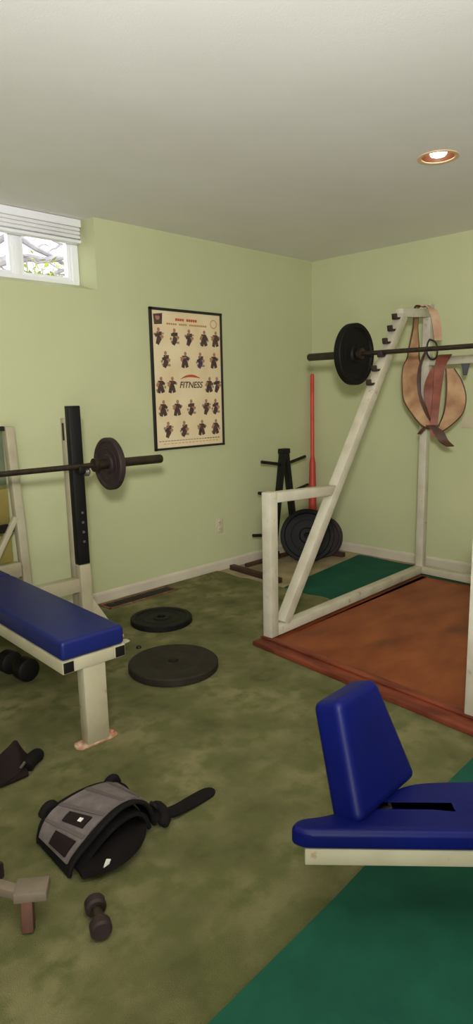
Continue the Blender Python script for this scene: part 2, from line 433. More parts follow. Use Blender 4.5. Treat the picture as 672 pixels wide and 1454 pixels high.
rack = thing('squat_rack', 'cream painted steel squat rack with slanted uprights standing on the wooden platform', 'squat rack', (-1.3, -1.95, PZ))
T = .062; zb = PZ+.001
lean = {}
for side, F, R in (('l', V((-2.05, -1.335, 0)), RL), ('r', V((-2.15, -2.545, 0)), RR)):
    zz = lambda v, z: V((v.x, v.y, z))
    e = (R-F).normalized()
    fx = B(); bar(fx, zz(F, .0405), zz(F, .842), T, T, .005, up=e); obj('front_post', fx, 'cream', rack)
    bz = .0405+.026
    fb = B(); bar(fb, zz(F, bz)+e*.032, zz(R, bz), T, .052, .005); obj('base_rail', fb, 'cream', rack)
    dx = .1 if side == 'r' else 0                      # both uprights carry the bar square to the frame
    A = zz(F, .09)+e*(.10+dx); Bp = zz(F, 1.83)+e*(1.33+dx)
    sl = B(); bar(sl, A, Bp, T, T, .005); obj('slanted_upright', sl, 'cream', rack)
    d = (Bp-A).normalized(); ptat = lambda z: A+(Bp-A)*((z-A.z)/(Bp.z-A.z))
    ar = B(); bar(ar, zz(F, .81)+e*.032, ptat(.785)-e*.005, T*.9, .055, .004); obj('side_arm', ar, 'cream', rack)
    rp = B(); bar(rp, zz(R, .0405), zz(R, 1.93), T*.9, T*.9, .005, up=e); obj('rear_post', rp, 'cream', rack)
    ta = B(); bar(ta, zz(F, 1.845)+e*(1.30+dx), zz(R, 1.868)-e*.02, T*.9, .055, .005); obj('top_arm', ta, 'cream', rack)
    hk = (1.40, 1.485, 1.5725, 1.655, 1.735, 1.81)
    nrm = V((0, 0, 1))-d*d.z; nrm = (-e*d.z+V((0, 0, 1))*(d.dot(e))).normalized()       # out of the front face
    for z in hk:
        c = ptat(z); h = B()
        out_ = -e
        s0 = c-e*.030
        bar(h, s0, s0-e*.047+V((0, 0, -.004)), .038, .014, .003)
        bar(h, s0-e*.044+V((0, 0, -.006)), s0-e*.051+V((0, 0, .026)), .038, .010, .003)
        obj('bar_hook', h, 'iron_purple', rack)
    lean[side] = (A, Bp)
rb = B(); bar(rb, V((RL.x, RL.y-.03, .0665)), V((RR.x, RR.y+.03, .0665)), T, .052, .005); obj('rear_base_rail', rb, 'cream', rack)
cb = B(); bar(cb, V((RL.x, RL.y-.026, 1.548)), V((RR.x, RR.y+.026, 1.548)), .05, .055, .005); obj('rear_crossbar', cb, 'cream', rack)
# rust-freckled feet weld plates
A0 = lean['l'][0]

# ------------------------------------------------------------------ barbells and plates
def barbell(label, c, axis, half=1.10, sl=.42):
    axis = V(axis).normalized(); c = V(c)
    t = thing('barbell', label, 'barbell', c)
    s = B(); tube(s, [c-axis*(half-sl), c+axis*(half-sl)], .0145, 20); obj('shaft', s, 'bar', t)
    for k in (-1, 1):
        s = B(); tube(s, [c+axis*k*(half-sl+.012), c+axis*k*(half-.006), c+axis*k*half], [.025, .025, .022], 24); obj('sleeve', s, 'bar', t)
        s = B(); tube(s, [c+axis*k*(half-sl-.018), c+axis*k*(half-sl-.014), c+axis*k*(half-sl+.01), c+axis*k*(half-sl+.014)], [.03, .036, .036, .03], 24); obj('collar', s, 'bar', t)
    return t

def plate(label, R, th, m, c, nrm, group=None, flat=False, hole=.0262, grip=False):
    h = th/2; w = h*.55; rim = R*.14
    if flat:                                             # smooth back face up
        p = [(hole, -h), (R-.004, -h), (R, -h+.005), (R, h-.006), (R-.006, h), (R*.55, h-.0012), (R*.53, h-.003), (R*.50, h-.0015), (R*.24, h-.0015), (R*.22, h), (hole, h)]
    else:
        hub = max(R*.26, .045)
        up = [(R-.005, h), (R-rim, h), (R-rim-.008, w), (R*.62, w), (R*.605, w+.002), (R*.585, w+.002), (R*.57, w), (hub+.01, w), (hub, h), (hole, h)]
        p = [(hole, -h), (hub, -h), (hub+.01, -w), (R-rim-.008, -w), (R-rim, -h), (R-.005, -h), (R, -h+.005), (R, h-.005)]+up
    bm = B(); lathe(bm, p, n=72)
    o = obj('weight_plate', bm, m, local=True, smooth=30)
    z = V(nrm).normalized(); q = z.to_track_quat('Z', 'Y'); o.rotation_mode = 'QUATERNION'; o.rotation_quaternion = q; o.location = V(c)
    return tag(o, label, 'weight plate', group)

# bar on the squat rack
bx = lean['l'][0]+(lean['l'][1]-lean['l'][0])*((1.5725-lean['l'][0].z)/(lean['l'][1].z-lean['l'][0].z))
RBX, RBZ = bx.x-.030-.026, 1.5725+.0200
barbell('dark steel barbell resting in the hooks of the squat rack', (RBX, -1.87, RBZ), (0, 1, 0), 1.14, .42)
plate('black iron plate on the barbell of the squat rack', .195, .05, 'iron', (RBX, -1.105, RBZ-.0008), (0, -1, 0))

# ================================================================== FLAT PRESS BENCH (left)
bo = V((-3.300, -1.545, 0)); be = V((.055, 1, 0)).normalized(); bl = V((be.y, -be.x, 0))
def P(s, u, z): return bo+bl*s+be*u+V((0, 0, z))
bench = thing('press_bench', 'white framed weight bench with long navy blue pad and black notched uprights', 'weight bench', (-3.27, -1.0, 0))
for s0, u0, u1, nm in ((0, .0, 1.06, 'pad'), (0, 1.066, 1.34, 'head_pad')):
    bm = B(); hw = .137
    slab(bm, [rounded([(-hw, u0), (hw, u0), (hw, u1), (-hw, u1)], .02)], .078, .016, basis(P(0, 0, .384), bl, be, (0, 0, 1))); obj(nm, bm, 'blue_dark', bench, smooth=60)
for s in (-.112, .112):
    bm = B(); bar(bm, P(s, .0, .3585), P(s, 1.34, .3585), .05, .05, .004); r = obj('side_rail', bm, 'cream2', bench)
    c = B(); box(c, P(s, -.0015, .3585), (.042, .004, .042), .002, frame_of(be)); obj('end_cap', c, 'black', r)
bm = B(); bar(bm, P(-.088, .025, .358), P(.088, .025, .358), .046, .05, .004); obj('front_crossbar', bm, 'cream2', bench)
bm = B(); box(bm, P(0, .035, .168), (.098, .055, .332), .005, frame_of(be)); leg = obj('leg', bm, 'cream2', bench)
bm = B(); slab(bm, [rounded([(-.09, -.03), (.09, -.03), (.09, .03), (-.09, .03)], .025)], .01, .002, basis(P(0, .035, .0005), bl, be, (0, 0, 1))); ft = obj('foot_plate', bm, 'rust', bench)
for s in (-.07, .07):
    c = B(); tube(c, [P(s, .035, .010), P(s, .035, .016), P(s, .035, .020)], [.012, .012, .008], 6); obj('bolt', c, 'rust', ft)
bm = B(); slab(bm, [[(.135, .02), (.178, .03), (.178, .05), (.135, .09)]], .006, .001, basis(P(0, 0, .372), bl, be, (0, 0, 1))); obj('bracket', bm, 'cream2', bench)
ux = .478; uu = .945
for s in (-1, 1):
    bm = B(); bar(bm, P(s*ux, uu+.058, .0), P(s*ux, uu+.058, 1.25), .058, .056, .004, up=be); up_ = obj('upright', bm, 'cream2', bench)
    bm = B(); bar(bm, P(s*ux, uu, .02), P(s*ux, uu, .475), .064, .058, .004, up=be); obj('upright_socket', bm, 'cream2', bench)
    bm = B(); bar(bm, P(s*ux, uu, .477), P(s*ux, uu, 1.312), .066, .046, .003, up=be); ch = obj('notched_channel', bm, 'black', bench)
    for k in range(4):
        c = B(); tube(c, [P(s*ux+.006, uu-.0245, .60+.052*k), P(s*ux+.006, uu-.022, .60+.052*k)], .0075, 12); obj('adjustment_hole', c, 'hole', ch)
    # J cup that carries the bar
    c = B(); box(c, P(s*ux, uu-.044, .9765), (.036, .044, .02), .003, frame_of(be)); box(c, P(s*ux, uu-.064, .988), (.036, .008, .034), .003, frame_of(be)); obj('bar_cup', c, 'black', bench)
    c = B(); tube(c, [P(s*ux+s*.032, uu-.012, .968), P(s*ux+s*.058, uu-.016, .968), P(s*ux+s*.066, uu-.017, .968)], [.022, .024, .016], 16); obj('pin_knob', c, 'steel', bench)
    c = B(); bar(c, P(s*(ux+.02), uu+.01, .27), P(s*(ux+.155), uu-.02, .03), .05, .05, .004); obj('brace', c, 'cream2', bench)
    c = B(); box(c, P(s*(ux+.07), uu+.02, .012), (.30, .08, .02), .004, frame_of(be)); obj('base_foot', c, 'cream2', bench)
    c = B(); box(c, P(s*ux-.0295, uu+.058, 1.18), (.003, .02, .09), .001, frame_of(be)); obj('slot', c, 'reg', up_)
bm = B(); bar(bm, P(-ux+.03, uu+.02, .362), P(ux-.03, uu+.02, .362), .06, .075, .004); obj('crossmember', bm, 'cream2', bench)

bc = P(-.085, uu-.043, 1.0025)
barbell('dark steel barbell lying in the cups of the navy press bench', bc, bl, 1.075, .42)
pc = bc+bl*.737
plate('small dark iron plate on the barbell of the navy press bench', .14, .034, 'iron_purple', pc+V((0, 0, -.0008)), -bl)

# dumbbell under the bench
def dumbbell(label, a, b, r, hl, m='iron', loc=None):
    a = V(a); b = V(b); d = (b-a).normalized()
    t = thing('dumbbell', label, 'dumbbell', ((a+b)/2-V((0, 0, r-.0005))))
    s = B(); tube(s, [a+d*hl*.5, (a+b)/2, b-d*hl*.5], [.013, .016, .013], 14); obj('handle', s, 'bar', t)
    for p, k in ((a, 1), (b, -1)):
        s = B(); tube(s, [p, p+d*k*.006, p+d*k*(hl-.006), p+d*k*hl], [r*.84, r, r, r*.84], 24); obj('head', s, m, t)
    return t
dumbbell('black round-headed dumbbell on the carpet beneath the navy bench pad', (-3.225, -.585, .0575), (-3.205, -.80, .0575), .057, .07)

# ================================================================== PLATES ON THE FLOOR
plate('large dark brown plate lying flat on the carpet, the nearer of two', .226, .04, 'iron_brown', (-2.633, -1.195, .0205), (0, 0, 1), 'plates lying on the carpet', flat=True)
plate('smaller black plate with raised rim lying flat on the carpet, nearer the wall', .187, .036, 'iron', (-2.243, -.612, .0185), (0, 0, 1), 'plates lying on the carpet')
bm = B(); lathe(bm, [(.001, .0003), (.013, .0003), (.014, .006), (.010, .014), (.001, .016)], Matrix.Translation((-2.592, -.848, 0)), 20, closed=False)
tag(obj('rubber_stopper', bm, 'black', at=(-2.592, -.848, 0)), 'tiny black rubber stopper on the carpet beside the large flat plate', 'stopper')

# floor register by the baseboard
t = thing('floor_register', 'rusty dark floor vent set along the left baseboard', 'vent', (-2.03, -.12, 0))
bm = B(); cx_, cy_, lx, ly = -2.03, -.115, .58, .125
box(bm, (cx_, cy_+ly/2-.008, .004), (lx, .016, .007), .002); box(bm, (cx_, cy_-ly/2+.008, .004), (lx, .016, .007), .002)
box(bm, (cx_-lx/2+.008, cy_, .004), (.016, ly, .007), .002); box(bm, (cx_+lx/2-.008, cy_, .004), (.016, ly, .007), .002)
obj('frame', bm, 'reg_rust', t)
bm = B()
for k in range(26): box(bm, (cx_-lx/2+.03+k*(lx-.06)/25, cy_, .0045), (.012, ly-.032, .005), .001)
box(bm, (cx_, cy_, .0012), (lx-.03, ly-.03, .0016), 0)
obj('grille', bm, 'reg', t)

# loose end of white cables at the carpet edge
bm = B()
for k in range(4):
    x = -1.47+.03*k; y = -.10-.012*(k % 2)
    tube(bm, smooth_pts([(x, y, .002), (x+.008, y-.006, .022), (x+.004, y-.03, .034), (x+.012, y-.05, .012), (x+.02, y-.058, .004)], 5), .004, 8)
tag(obj('frayed_carpet_threads', bm, 'carpet', at=(-1.42, -.11, 0)), 'frayed loose threads at the carpet edge near the left baseboard', 'threads', kind='stuff')

# ================================================================== PLATE TREE IN THE CORNER
tx, ty = -.61, -.20
t = thing('plate_tree', 'black A-frame plate rack with pegs standing in the room corner', 'plate rack', (tx, ty, -.0075))
g = -.0072
for s in (-1, 1):
    bm = B(); bar(bm, (tx+s*.015, ty, .905), (tx+s*.155, ty, .02), .045, .045, .004, up=(0, 1, 0)); obj('leg', bm, 'black', t)
bm = B(); box(bm, (tx, ty, .90), (.09, .06, .04), .006); obj('top_cap', bm, 'black', t)
for s, x, ye in ((-1, tx-.47, -.60), (1, tx+.40, -.50)):
    bm = B(); bar(bm, (x, -.05, g+.019), (x+s*.01 if s > 0 else x-.05, ye, g+.019), .05, .038, .005); obj('base_foot', bm, 'tree_base', t)
bm = B(); bar(bm, (tx-.46, ty, g+.053), (tx+.39, ty, g+.053), .04, .028, .005); obj('base_beam', bm, 'tree_base', t)
for z, l, r in ((.80, .24, True), (.56, .24, True), (.235, .26, True)):
    off = .03+(.905-z)*.158
    for s in (-1, 1):
        bm = B(); a = V((tx+s*(off-.02), ty, z-.005))
        ll = .12 if (s > 0 and z < .3) else l
        tube(bm, [a, a+V((s*ll, 0, .04*ll/l)), a+V((s*(ll+.004), 0, .04*ll/l+.0005))], [.0125, .0125, .009], 16); obj('peg', bm, 'black', t)
bm = B(); tube(bm, [(tx-.13, ty-.035, g+.07), (tx-.13, ty-.035, g+.11)], [.02, .014], 14); obj('knob', bm, 'black', t)
# plates leaning on the tree
nv = V((-.76, -.62, .17)).normalized()
R_ = .218
up = (V((0, 0, 1))-nv*nv.z).normalized(); th = .038
c = V((-.508, -.354, 0)); c.z = -.0073+R_*up.z+th/2*abs(nv.z)
plate('large black plate leaning on the plate rack, in front', R_, th, 'iron', c, nv, 'plates leaning on the plate rack')
n2 = V((-.93, -.32, .15)).normalized(); up2 = (V((0, 0, 1))-n2*n2.z).normalized(); R2 = .175
c2 = V((-.315, -.36, 0)); c2.z = -.0073+R2*up2.z+.034/2*abs(n2.z)
plate('smaller dark plate leaning on the plate rack, mostly hidden behind the larger plate', R2, .034, 'iron_purple', c2, n2, 'plates leaning on the plate rack')

# red pole in the corner
t = thing('red_pole', 'tall bright red pole leaning upright in the room corner', 'pole', (-.075, -.075, -.0075))
bm = B(); tube(bm, [(-.085, -.085, .0), (-.06, -.055, .55), (-.033, -.03, 1.50), (-.033, -.03, 1.515)], [.017, .017, .017, .012], 16); obj('shaft', bm, 'red', t)
bm = B(); tube(bm, [(-.0915, -.0865, -.0045), (-.088, -.083, .04), (-.066, -.061, .45), (-.056, -.052, .74), (-.054, -.050, .80)], [.034, .038, .034, .028, .018], 18); obj('lower_sleeve', bm, 'red_dark', t)

# ================================================================== LIFTING BELTS HUNG ON THE RACK
px, py = RL.x, RL.y
wd = V((.45, -.9, 0)).normalized()
def hang(name, label, cat, mt, pts, wid, thick, over=0):
    sp = smooth_pts([tuple(p)+(w,) for p, w in zip(pts, wid)], 7)
    n_ = len(sp); dirs = [Matrix.Rotation(.32*math.sin(5.2*k/n_+n_), 3, 'Z') @ wd for k in range(n_)]
    if over:                                           # lies square across the rack arm first, then turns
        for k in range(n_):
            w_ = min(max((k/n_-over)/.15, 0), 1); dirs[k] = V((1, -.02, 0)).lerp(dirs[k], w_)
    bm = B(); band(bm, [p[:3] for p in sp], [p[3] for p in sp], dirs, thick)
    global PIPE
    PIPE = [[V(p[:3])+d.normalized()*q*p[3]/2 for p, d in zip(sp, dirs)] for q in (-1, 1)]
    return bm
def piping(parent):
    for e in PIPE:
        b_ = B(); tube(b_, e, .0055, 8); obj('edge_piping', b_, 'darkleather', parent, smooth=60)
t = thing('lifting_belt', 'wide tan leather lifting belt hanging in a loop from the top of the squat rack', 'belt', (px-.06, py-.1, 1.05))
bm = hang('', '', '', '', [(-.45, -1.295, 1.909), (-.45, -1.254, 1.905), (-.455, -1.252, 1.80), (-.46, -1.25, 1.68), (-.46, -1.245, 1.58), (-.46, -1.235, 1.51), (-.46, -1.235, 1.40), (-.46, -1.25, 1.29), (-.46, -1.315, 1.19), (-.46, -1.385, 1.115), (-.46, -1.45, 1.085)],
          [.05, .05, .055, .06, .08, .125, .128, .122, .11, .095, .06], .008, .22)
obj('left_half', bm, 'tan', t, smooth=60); piping(t)
bm = hang('', '', '', '', [(-.445, -1.44, 1.075), (-.445, -1.49, 1.12), (-.445, -1.545, 1.20), (-.445, -1.56, 1.30), (-.445, -1.545, 1.40), (-.445, -1.51, 1.49)],
          [.05, .08, .12, .13, .10, .05], .008)
obj('right_half', bm, 'tan', t, smooth=60); piping(t)
bm = hang('', '', '', '', [(-.452, -1.302, 1.909), (-.45, -1.342, 1.905), (-.445, -1.388, 1.84), (-.43, -1.405, 1.72), (-.43, -1.41, 1.68)], [.05, .05, .055, .055, .05], .008, .3)
obj('hanging_end', bm, 'pink', t, smooth=60)
bm = B(); tube(bm, smooth_pts([(-.445, -1.355, 1.69), (-.445, -1.40, 1.665), (-.445, -1.415, 1.61), (-.445, -1.405, 1.565), (-.445, -1.37, 1.56), (-.445, -1.34, 1.60), (-.445, -1.34, 1.66), (-.445, -1.355, 1.69)], 5)[:-1], .006, 8, closed=True); obj('buckle', bm, 'reg', t)
bm = hang('', '', '', '', [(-.452, -1.335, 1.62), (-.468, -1.30, 1.5), (-.468, -1.30, 1.36), (-.468, -1.355, 1.22), (-.468, -1.415, 1.13)], [.018, .018, .02, .024, .02], .006); obj('edge_strap', bm, 'darkleather', t, smooth=60)

t = thing('lifting_belt', 'narrow red-brown leather belt hanging from the rack crossbar with its dark end dangling', 'belt', (px-.08, py-.15, 1.0))
bm = hang('', '', '', '', [(-.40, -1.455, 1.583), (-.432, -1.46, 1.575), (-.49, -1.46, 1.50), (-.492, -1.45, 1.36), (-.492, -1.44, 1.22), (-.492, -1.435, 1.10), (-.492, -1.455, 1.04)], [.08, .085, .07, .055, .05, .05, .05], .007); obj('strap', bm, 'redbrown', t, smooth=60)
bm = hang('', '', '', '', [(-.478, -1.41, 1.50), (-.484, -1.385, 1.40), (-.484, -1.385, 1.30), (-.484, -1.415, 1.17)], [.03, .06, .06, .03], .006); obj('inner_strap', bm, 'redbrown', t, smooth=60)
bm = hang('', '', '', '', [(-.505, -1.41, 1.12), (-.505, -1.47, 1.085), (-.505, -1.515, 1.02), (-.505, -1.565, .985)], [.05, .07, .065, .05], .008); obj('dangling_end', bm, 'darkleather', t, smooth=60)
bm = hang('', '', '', '', [(-.50, -1.46, 1.12), (-.50, -1.38, 1.105), (-.50, -1.33, 1.06)], [.04, .035, .025], .007); obj('short_end', bm, 'darkleather', t, smooth=60)
bm = B(); slab(bm, [[(-.028, .075), (.028, .075), (.012, 0), (-.012, 0)]], .008, .001, basis((-.41, -1.60, 1.445), wd, (0, 0, 1), V(wd).cross(V((0, 0, 1))))); tag(obj('clip', bm, 'black', at=(-.41, -1.60, 1.445)), 'black wedge-shaped clip hanging from the rack crossbar', 'clip')

# ================================================================== POSTER ON THE LEFT WALL
X0, X1, Z0, Z1 = -1.765, -1.093, .976, 1.943
t = thing('exercise_poster', 'framed cream exercise chart with rows of small figures on the left wall', 'poster', ((X0+X1)/2, 0, Z0))
fw = .018; fr = B()
box(fr, (X0+fw/2, -.011, (Z0+Z1)/2), (fw, .02, Z1-Z0), .003); box(fr, (X1-fw/2, -.011, (Z0+Z1)/2), (fw*.8, .02, Z1-Z0), .003)
box(fr, ((X0+X1)/2, -.011, Z0+fw/2), (X1-X0, .02, fw*.8), .003); box(fr, ((X0+X1)/2, -.011, Z1-fw/2), (X1-X0, .02, fw), .003)
obj('frame', fr, 'frame', t)
pr = B(); box(pr, ((X0+X1)/2, -.005, (Z0+Z1)/2), (X1-X0-.02, .008, Z1-Z0-.02), 0)
ink = pr; W_ = X1-X0; H_ = Z1-Z0; yl = -.0098
FC = None
def poly2(pts, mi, y=yl):
    if FC: pts = [(FC[0]+(a-FC[0])*FC[2]*.92, FC[1]+(b-FC[1])*FC[2]) for a, b in pts]
    f = ink.faces.new([ink.verts.new((X0+u*W_, y, Z1-v*H_)) for u, v in pts]); f.material_index = mi+1
def disc(u, v, r, mi, y=yl-.0003):
    poly2([(u+r*math.cos(a)*H_/W_, v+r*math.sin(a)) for a in [2*math.pi*k/10 for k in range(10)]], mi, y)
def stroke(u0, v0, u1, v1, w, mi, y=yl):
    dx, dy = (u1-u0)*W_, (v1-v0)*H_; l = math.hypot(dx, dy) or 1; nx, ny = -dy/l*w/W_, dx/l*w/H_
    poly2([(u0+nx, v0+ny), (u1+nx, v1+ny), (u1-nx, v1-ny), (u0-nx, v0-ny)], mi, y)
def figure(u, v, k, F=1.3):
    global FC
    FC = (u, v, F)
    figure_(u, v, k); FC = None
def figure_(u, v, k):
    s = random.choice((-1, 1)); m0 = 2 if random.random() < .22 else 0
    disc(u+.008*s, v-.036, .011, 5)
    poly2([(u-.030, v-.025), (u+.030, v-.025), (u+.024, v+.008), (u-.020, v+.010)], m0, yl-.0001*(k % 3))
    stroke(u-.018, v-.018, u-.042*s, v+.006, .008, 5, yl-.0004); stroke(u+.022, v-.016, u+.046*s, v-.012+.02*random.random(), .008, 0, yl-.0005)
    stroke(u-.010, v+.006, u-.024, v+.042, .012, 0, yl-.0002); stroke(u+.012, v+.006, u+.026*s, v+.040, .012, m0, yl-.0006)
    if k % 2: stroke(u-.05, v+.026, u+.045, v+.030, .006, 1, yl-.00005)
    else: stroke(u-.052, v-.012, u+.05, v-.016, .004, 1, yl-.00006)
    disc(u+.05*s, v-.01+.02*(k % 2), .008, 1)
k = 0
for v, us in ((.195, (.12, .33, .53, .73, .90)), (.355, (.20, .45, .68, .87)), (.535, (.11, .26, .79, .92)), (.70, (.13, .32, .53, .75, .89)), (.855, (.20, .42, .66, .87))):
    for u in us: figure(u, v, k); k += 1
# header: small emblem, two lines of title, right-hand seal, footer lines
poly2([(.05, .045), (.17, .035), (.16, .11), (.06, .115)], 0); disc(.105, .065, .02, 5); stroke(.06, .05, .16, .05, .006, 0, yl-.0004)
x = .34
for w in (.03, .03, .03, .03, 0, .03, .03, .03, .03, .03):
    if w: stroke(x, .072, x+w*.85, .072, .0085, 3)
    x += w or .03
x = .22
for j in range(20):
    if j not in (5, 10): stroke(x, .105, x+.022, .105, .006, 4)
    x += .028
for a in range(12): stroke(.88+.045*math.cos(a*.5236), .085+.03*math.sin(a*.5236), .88+.045*math.cos((a+1)*.5236), .085+.03*math.sin((a+1)*.5236), .003, 4)
for j in range(22): stroke(.06+j*.04, .935, .09+j*.04, .935, .003, 1 if j < 16 else 0)
for j in range(16): stroke(.12+j*.05, .955, .155+j*.05, .955, .002, 4)
sw = smooth_pts([(.38, .492, .001), (.46, .472, .007), (.56, .468, .009), (.66, .483, .002)], 4)
for a, b in zip(sw, sw[1:]): poly2([(a[0], a[1]-a[2]), (b[0], b[1]-b[2]), (b[0], b[1]+b[2]), (a[0], a[1]+a[2])], 3)
cu = bpy.data.curves.new('tmp', 'FONT'); cu.body = 'FITNESS'; cu.size = .062; cu.extrude = .0002; cu.align_x = 'CENTER'; cu.align_y = 'CENTER'; cu.shear = .25
cu.space_character = 1.0; cu.offset = .0012
to = bpy.data.objects.new('tmp', cu); C.objects.link(to); me = bpy.data.meshes.new_from_object(to); bpy.data.objects.remove(to)
bm = B(); bm.from_mesh(me)
for f_ in bm.faces: f_.material_index = 2 if False else 1
merge(ink, bm, basis((X0+.525*W_, yl-.0006, Z1-.535*H_), (1, 0, 0), (0, 0, 1), (0, -1, 0)))
obj('print', ink, ['paper', 'ink', 'ink_mid', 'ink_purple', 'ink_red', 'ink_gold', 'ink_skin'], t, smooth=0)

# outlet on the left wall, cover plate on the right wall
t = thing('power_outlet', 'ivory power outlet on the left wall below the exercise chart', 'outlet', (-1.16, 0, .29))
bm = B(); box(bm, (-1.16, -.004, .352), (.075, .007, .118), .003); obj('cover', bm, 'outlet', t)
for dz in (-.026, .026):
    bm = B(); box(bm, (-1.16, -.0085, .352+dz), (.035, .004, .032), .0015); s = obj('socket', bm, 'trim', t)
    c = B(); box(c, (-1.168, -.0108, .352+dz), (.003, .001, .012), 0); box(c, (-1.152, -.0108, .352+dz), (.003, .001, .012), 0); obj('slots', c, 'black', s)
bm = B(); box(bm, (-.004, -1.46, 1.12), (.007, .13, .085), .002)
tag(obj('cover_plate', bm, 'outlet', at=(0, -1.46, 1.12)), 'pale blank cover plate on the right-hand wall behind the hanging belts', 'wall plate')

# ================================================================== WHITE STAND BEHIND THE BENCH (left edge)
sy = -.17
t = thing('storage_stand', 'cream steel stand with olive boards against the left wall behind the bench', 'stand', (-3.3, sy, 0))
for x0, x1 in ((-2.905, -2.862), (-3.78, -3.823)):
    bm = B(); bar(bm, (x1, sy, .0), (x0, sy, 1.205), .05, .05, .004, up=(1, 0, 0)); p_ = obj('post', bm, 'cream2', t)
bm = B(); bar(bm, (-2.93, sy, 1.195), (-3.76, sy, 1.195), .03, .025, .003); obj('top_rail', bm, 'reg', t)
bm = B(); bar(bm, (-2.905, sy, .395), (-3.76, sy, .395), .05, .085, .004); obj('lower_beam', bm, 'cream2', t)
bm = B(); bar(bm, (-2.925, sy, .64), (-3.77, sy, .64), .03, .045, .003); obj('dark_crossbar', bm, 'black', t)
for a, b in (((-2.915, sy-.02, .70), (-3.10, sy-.02, .40)), ((-3.765, sy-.02, .70), (-3.58, sy-.02, .40))):
    bm = B(); bar(bm, a, b, .03, .03, .003, up=(0, 1, 0)); obj('diagonal_brace', bm, 'cream2', t)
bm = B(); box(bm, (-3.345, sy+.04, 1.03), (.84, .016, .30), .002); obj('grey_panel', bm, 'mirror', t)
bm = B(); box(bm, (-3.345, sy+.04, .76), (.84, .016, .20), .002); obj('olive_board', bm, 'olive', t)
bm = B(); box(bm, (-3.345, sy+.04, .515), (.84, .016, .16), .002); obj('lower_board', bm, 'olive', t)

# ================================================================== BLUE BENCH (right foreground)
d_ = V((.672, -.74, 0)).normalized(); n_ = V((.74, .672, 0)).normalized()
ZB = .272
bb = thing('slotted_bench', 'low bench with bright blue slotted pad and tilted blue pad standing on it', 'bench', (-3.1, -3.1, .007))
O = V((-3.505, -2.700, ZB)); Mb = basis(O, d_, n_, (0, 0, 1))
outl = rounded([(0.0, -.002), (.032, -.022), (1.15, -.022), (1.15, .215), (.495, .197), (.33, .186), (.20, .105), (.10, .047), (.02, .032)], [.015, .03, .03, .03, .05, .05, .05, .04, .02])
slot = rounded([(.17, .052), (.425, .052), (.425, .108), (.17, .108)], .006)
bm = B(); slab(bm, [outl, slot[::-1]], .052, .014, Mb); obj('flat_pad', bm, 'blue', bb, smooth=60)
# frame under the pad
for v in (.006, .165):
    u0 = .035 if v < .1 else .36
    bm = B(); bar(bm, Mb @ V((u0, v, -.0235)), Mb @ V((1.14, v, -.0235)), .04, .044, .003); obj('side_rail', bm, 'cream2', bb)
bm = B(); bar(bm, Mb @ V((.085, .03, -.025)), Mb @ V((.40, .145, -.025)), .036, .04, .003); obj('angled_rail', bm, 'cream2', bb)
bm = B(); bar(bm, Mb @ V((1.12, .027, -.025)), Mb @ V((1.12, .144, -.025)), .036, .04, .003); obj('end_rail', bm, 'cream2', bb)
for u, v in ((1.10, .006), (1.10, .165)):
    bm = B(); q0 = Mb @ V((u, v, -.046)); bar(bm, q0, V((q0.x, q0.y, .0075)), .04, .04, .003, up=d_); obj('leg', bm, 'cream2', bb)
q0 = Mb @ V((.60, .085, -.046)); bm = B(); bar(bm, q0, V((q0.x, q0.y, .0075)), .06, .06, .003, up=d_); obj('centre_leg', bm, 'cream2', bb)
bm = B(); bar(bm, Mb @ V((.60, .027, -.025)), Mb @ V((.60, .144, -.025)), .036, .04, .003); obj('centre_rail', bm, 'cream2', bb)
# tilted standing pad
wv = V((1, .03, 0)).normalized(); fv = V((wv.y, -wv.x, 0)); ln = math.radians(21)
uv = (V((0, 0, 1))*math.cos(ln)-fv*math.sin(ln)).normalized(); nf = wv.cross(uv).normalized()
if nf.dot(fv) < 0: nf = -nf
Pb = V((-3.392, -2.825, ZB+.0485))
Mp = Matrix((wv, uv, nf)).transposed().to_4x4(); Mp.translation = Pb-nf*.09
out2 = rounded([(0.0, .0), (.285, .0), (.238, .292), (.052, .292)], [.03, .03, .025, .025])
bm = B(); slab(bm, [out2], .095, .026, Mp, 6); obj('standing_pad', bm, 'blue', bb, smooth=60)
bm = B(); bar(bm, Mb @ V((.19, .0815, .015)), Mb @ V((.26, .0815, .05)), .024, .012, .002); obj('pad_bracket', bm, 'black', bb)

# ================================================================== THINGS ON THE CARPET (left foreground)
# back-support belt lying curled like an arch, axis along y
t = thing('support_belt', 'grey and black padded support belt lying curled open on the carpet', 'belt', (-3.6, -2.0, 0))
near = [(-3.775, .004), (-3.760, .040), (-3.707, .075), (-3.644, .108), (-3.592, .127), (-3.54, .124), (-3.50, .098), (-3.478, .055), (-3.47, .012)]
farr = [(-3.765, .010), (-3.760, .040), (-3.745, .072), (-3.712, .096), (-3.64, .106), (-3.56, .102), (-3.49, .080), (-3.445, .045), (-3.43, .012)]
ns = smooth_pts(near, 5); fs = smooth_pts(farr, 5)
def arch_rows(t0, t1, lift=0, i0=0, i1=None):
    rows = []
    i1 = i1 or len(ns)
    for i in range(i0, i1):
        a = V((ns[i][0], -2.105, ns[i][1])); b = V((fs[i][0], -1.91, fs[i][1]))
        j = min(i+1, len(ns)-1); k = max(i-1, 0)
        tg = V((ns[j][0]-ns[k][0], 0, ns[j][1]-ns[k][1])).normalized(); nr = V((-tg.z, 0, tg.x))
        rows.append((a.lerp(b, t0)+nr*lift, a.lerp(b, t1)+nr*lift))
    return rows
bm = B(); ribbon(bm, arch_rows(0, 1), .010); obj('inner_band', bm, 'black_cloth', t, smooth=60)
bm = B(); ribbon(bm, arch_rows(.09, .93, .008, 4, 31), .006); obj('grey_panel', bm, 'grey_cloth', t, smooth=60)
for k in (10, 16, 22, 27):
    bm = B(); ribbon(bm, arch_rows(.10, .92, .0125, k, k+2), .003); obj('rib', bm, 'grey_rib', t, smooth=60)
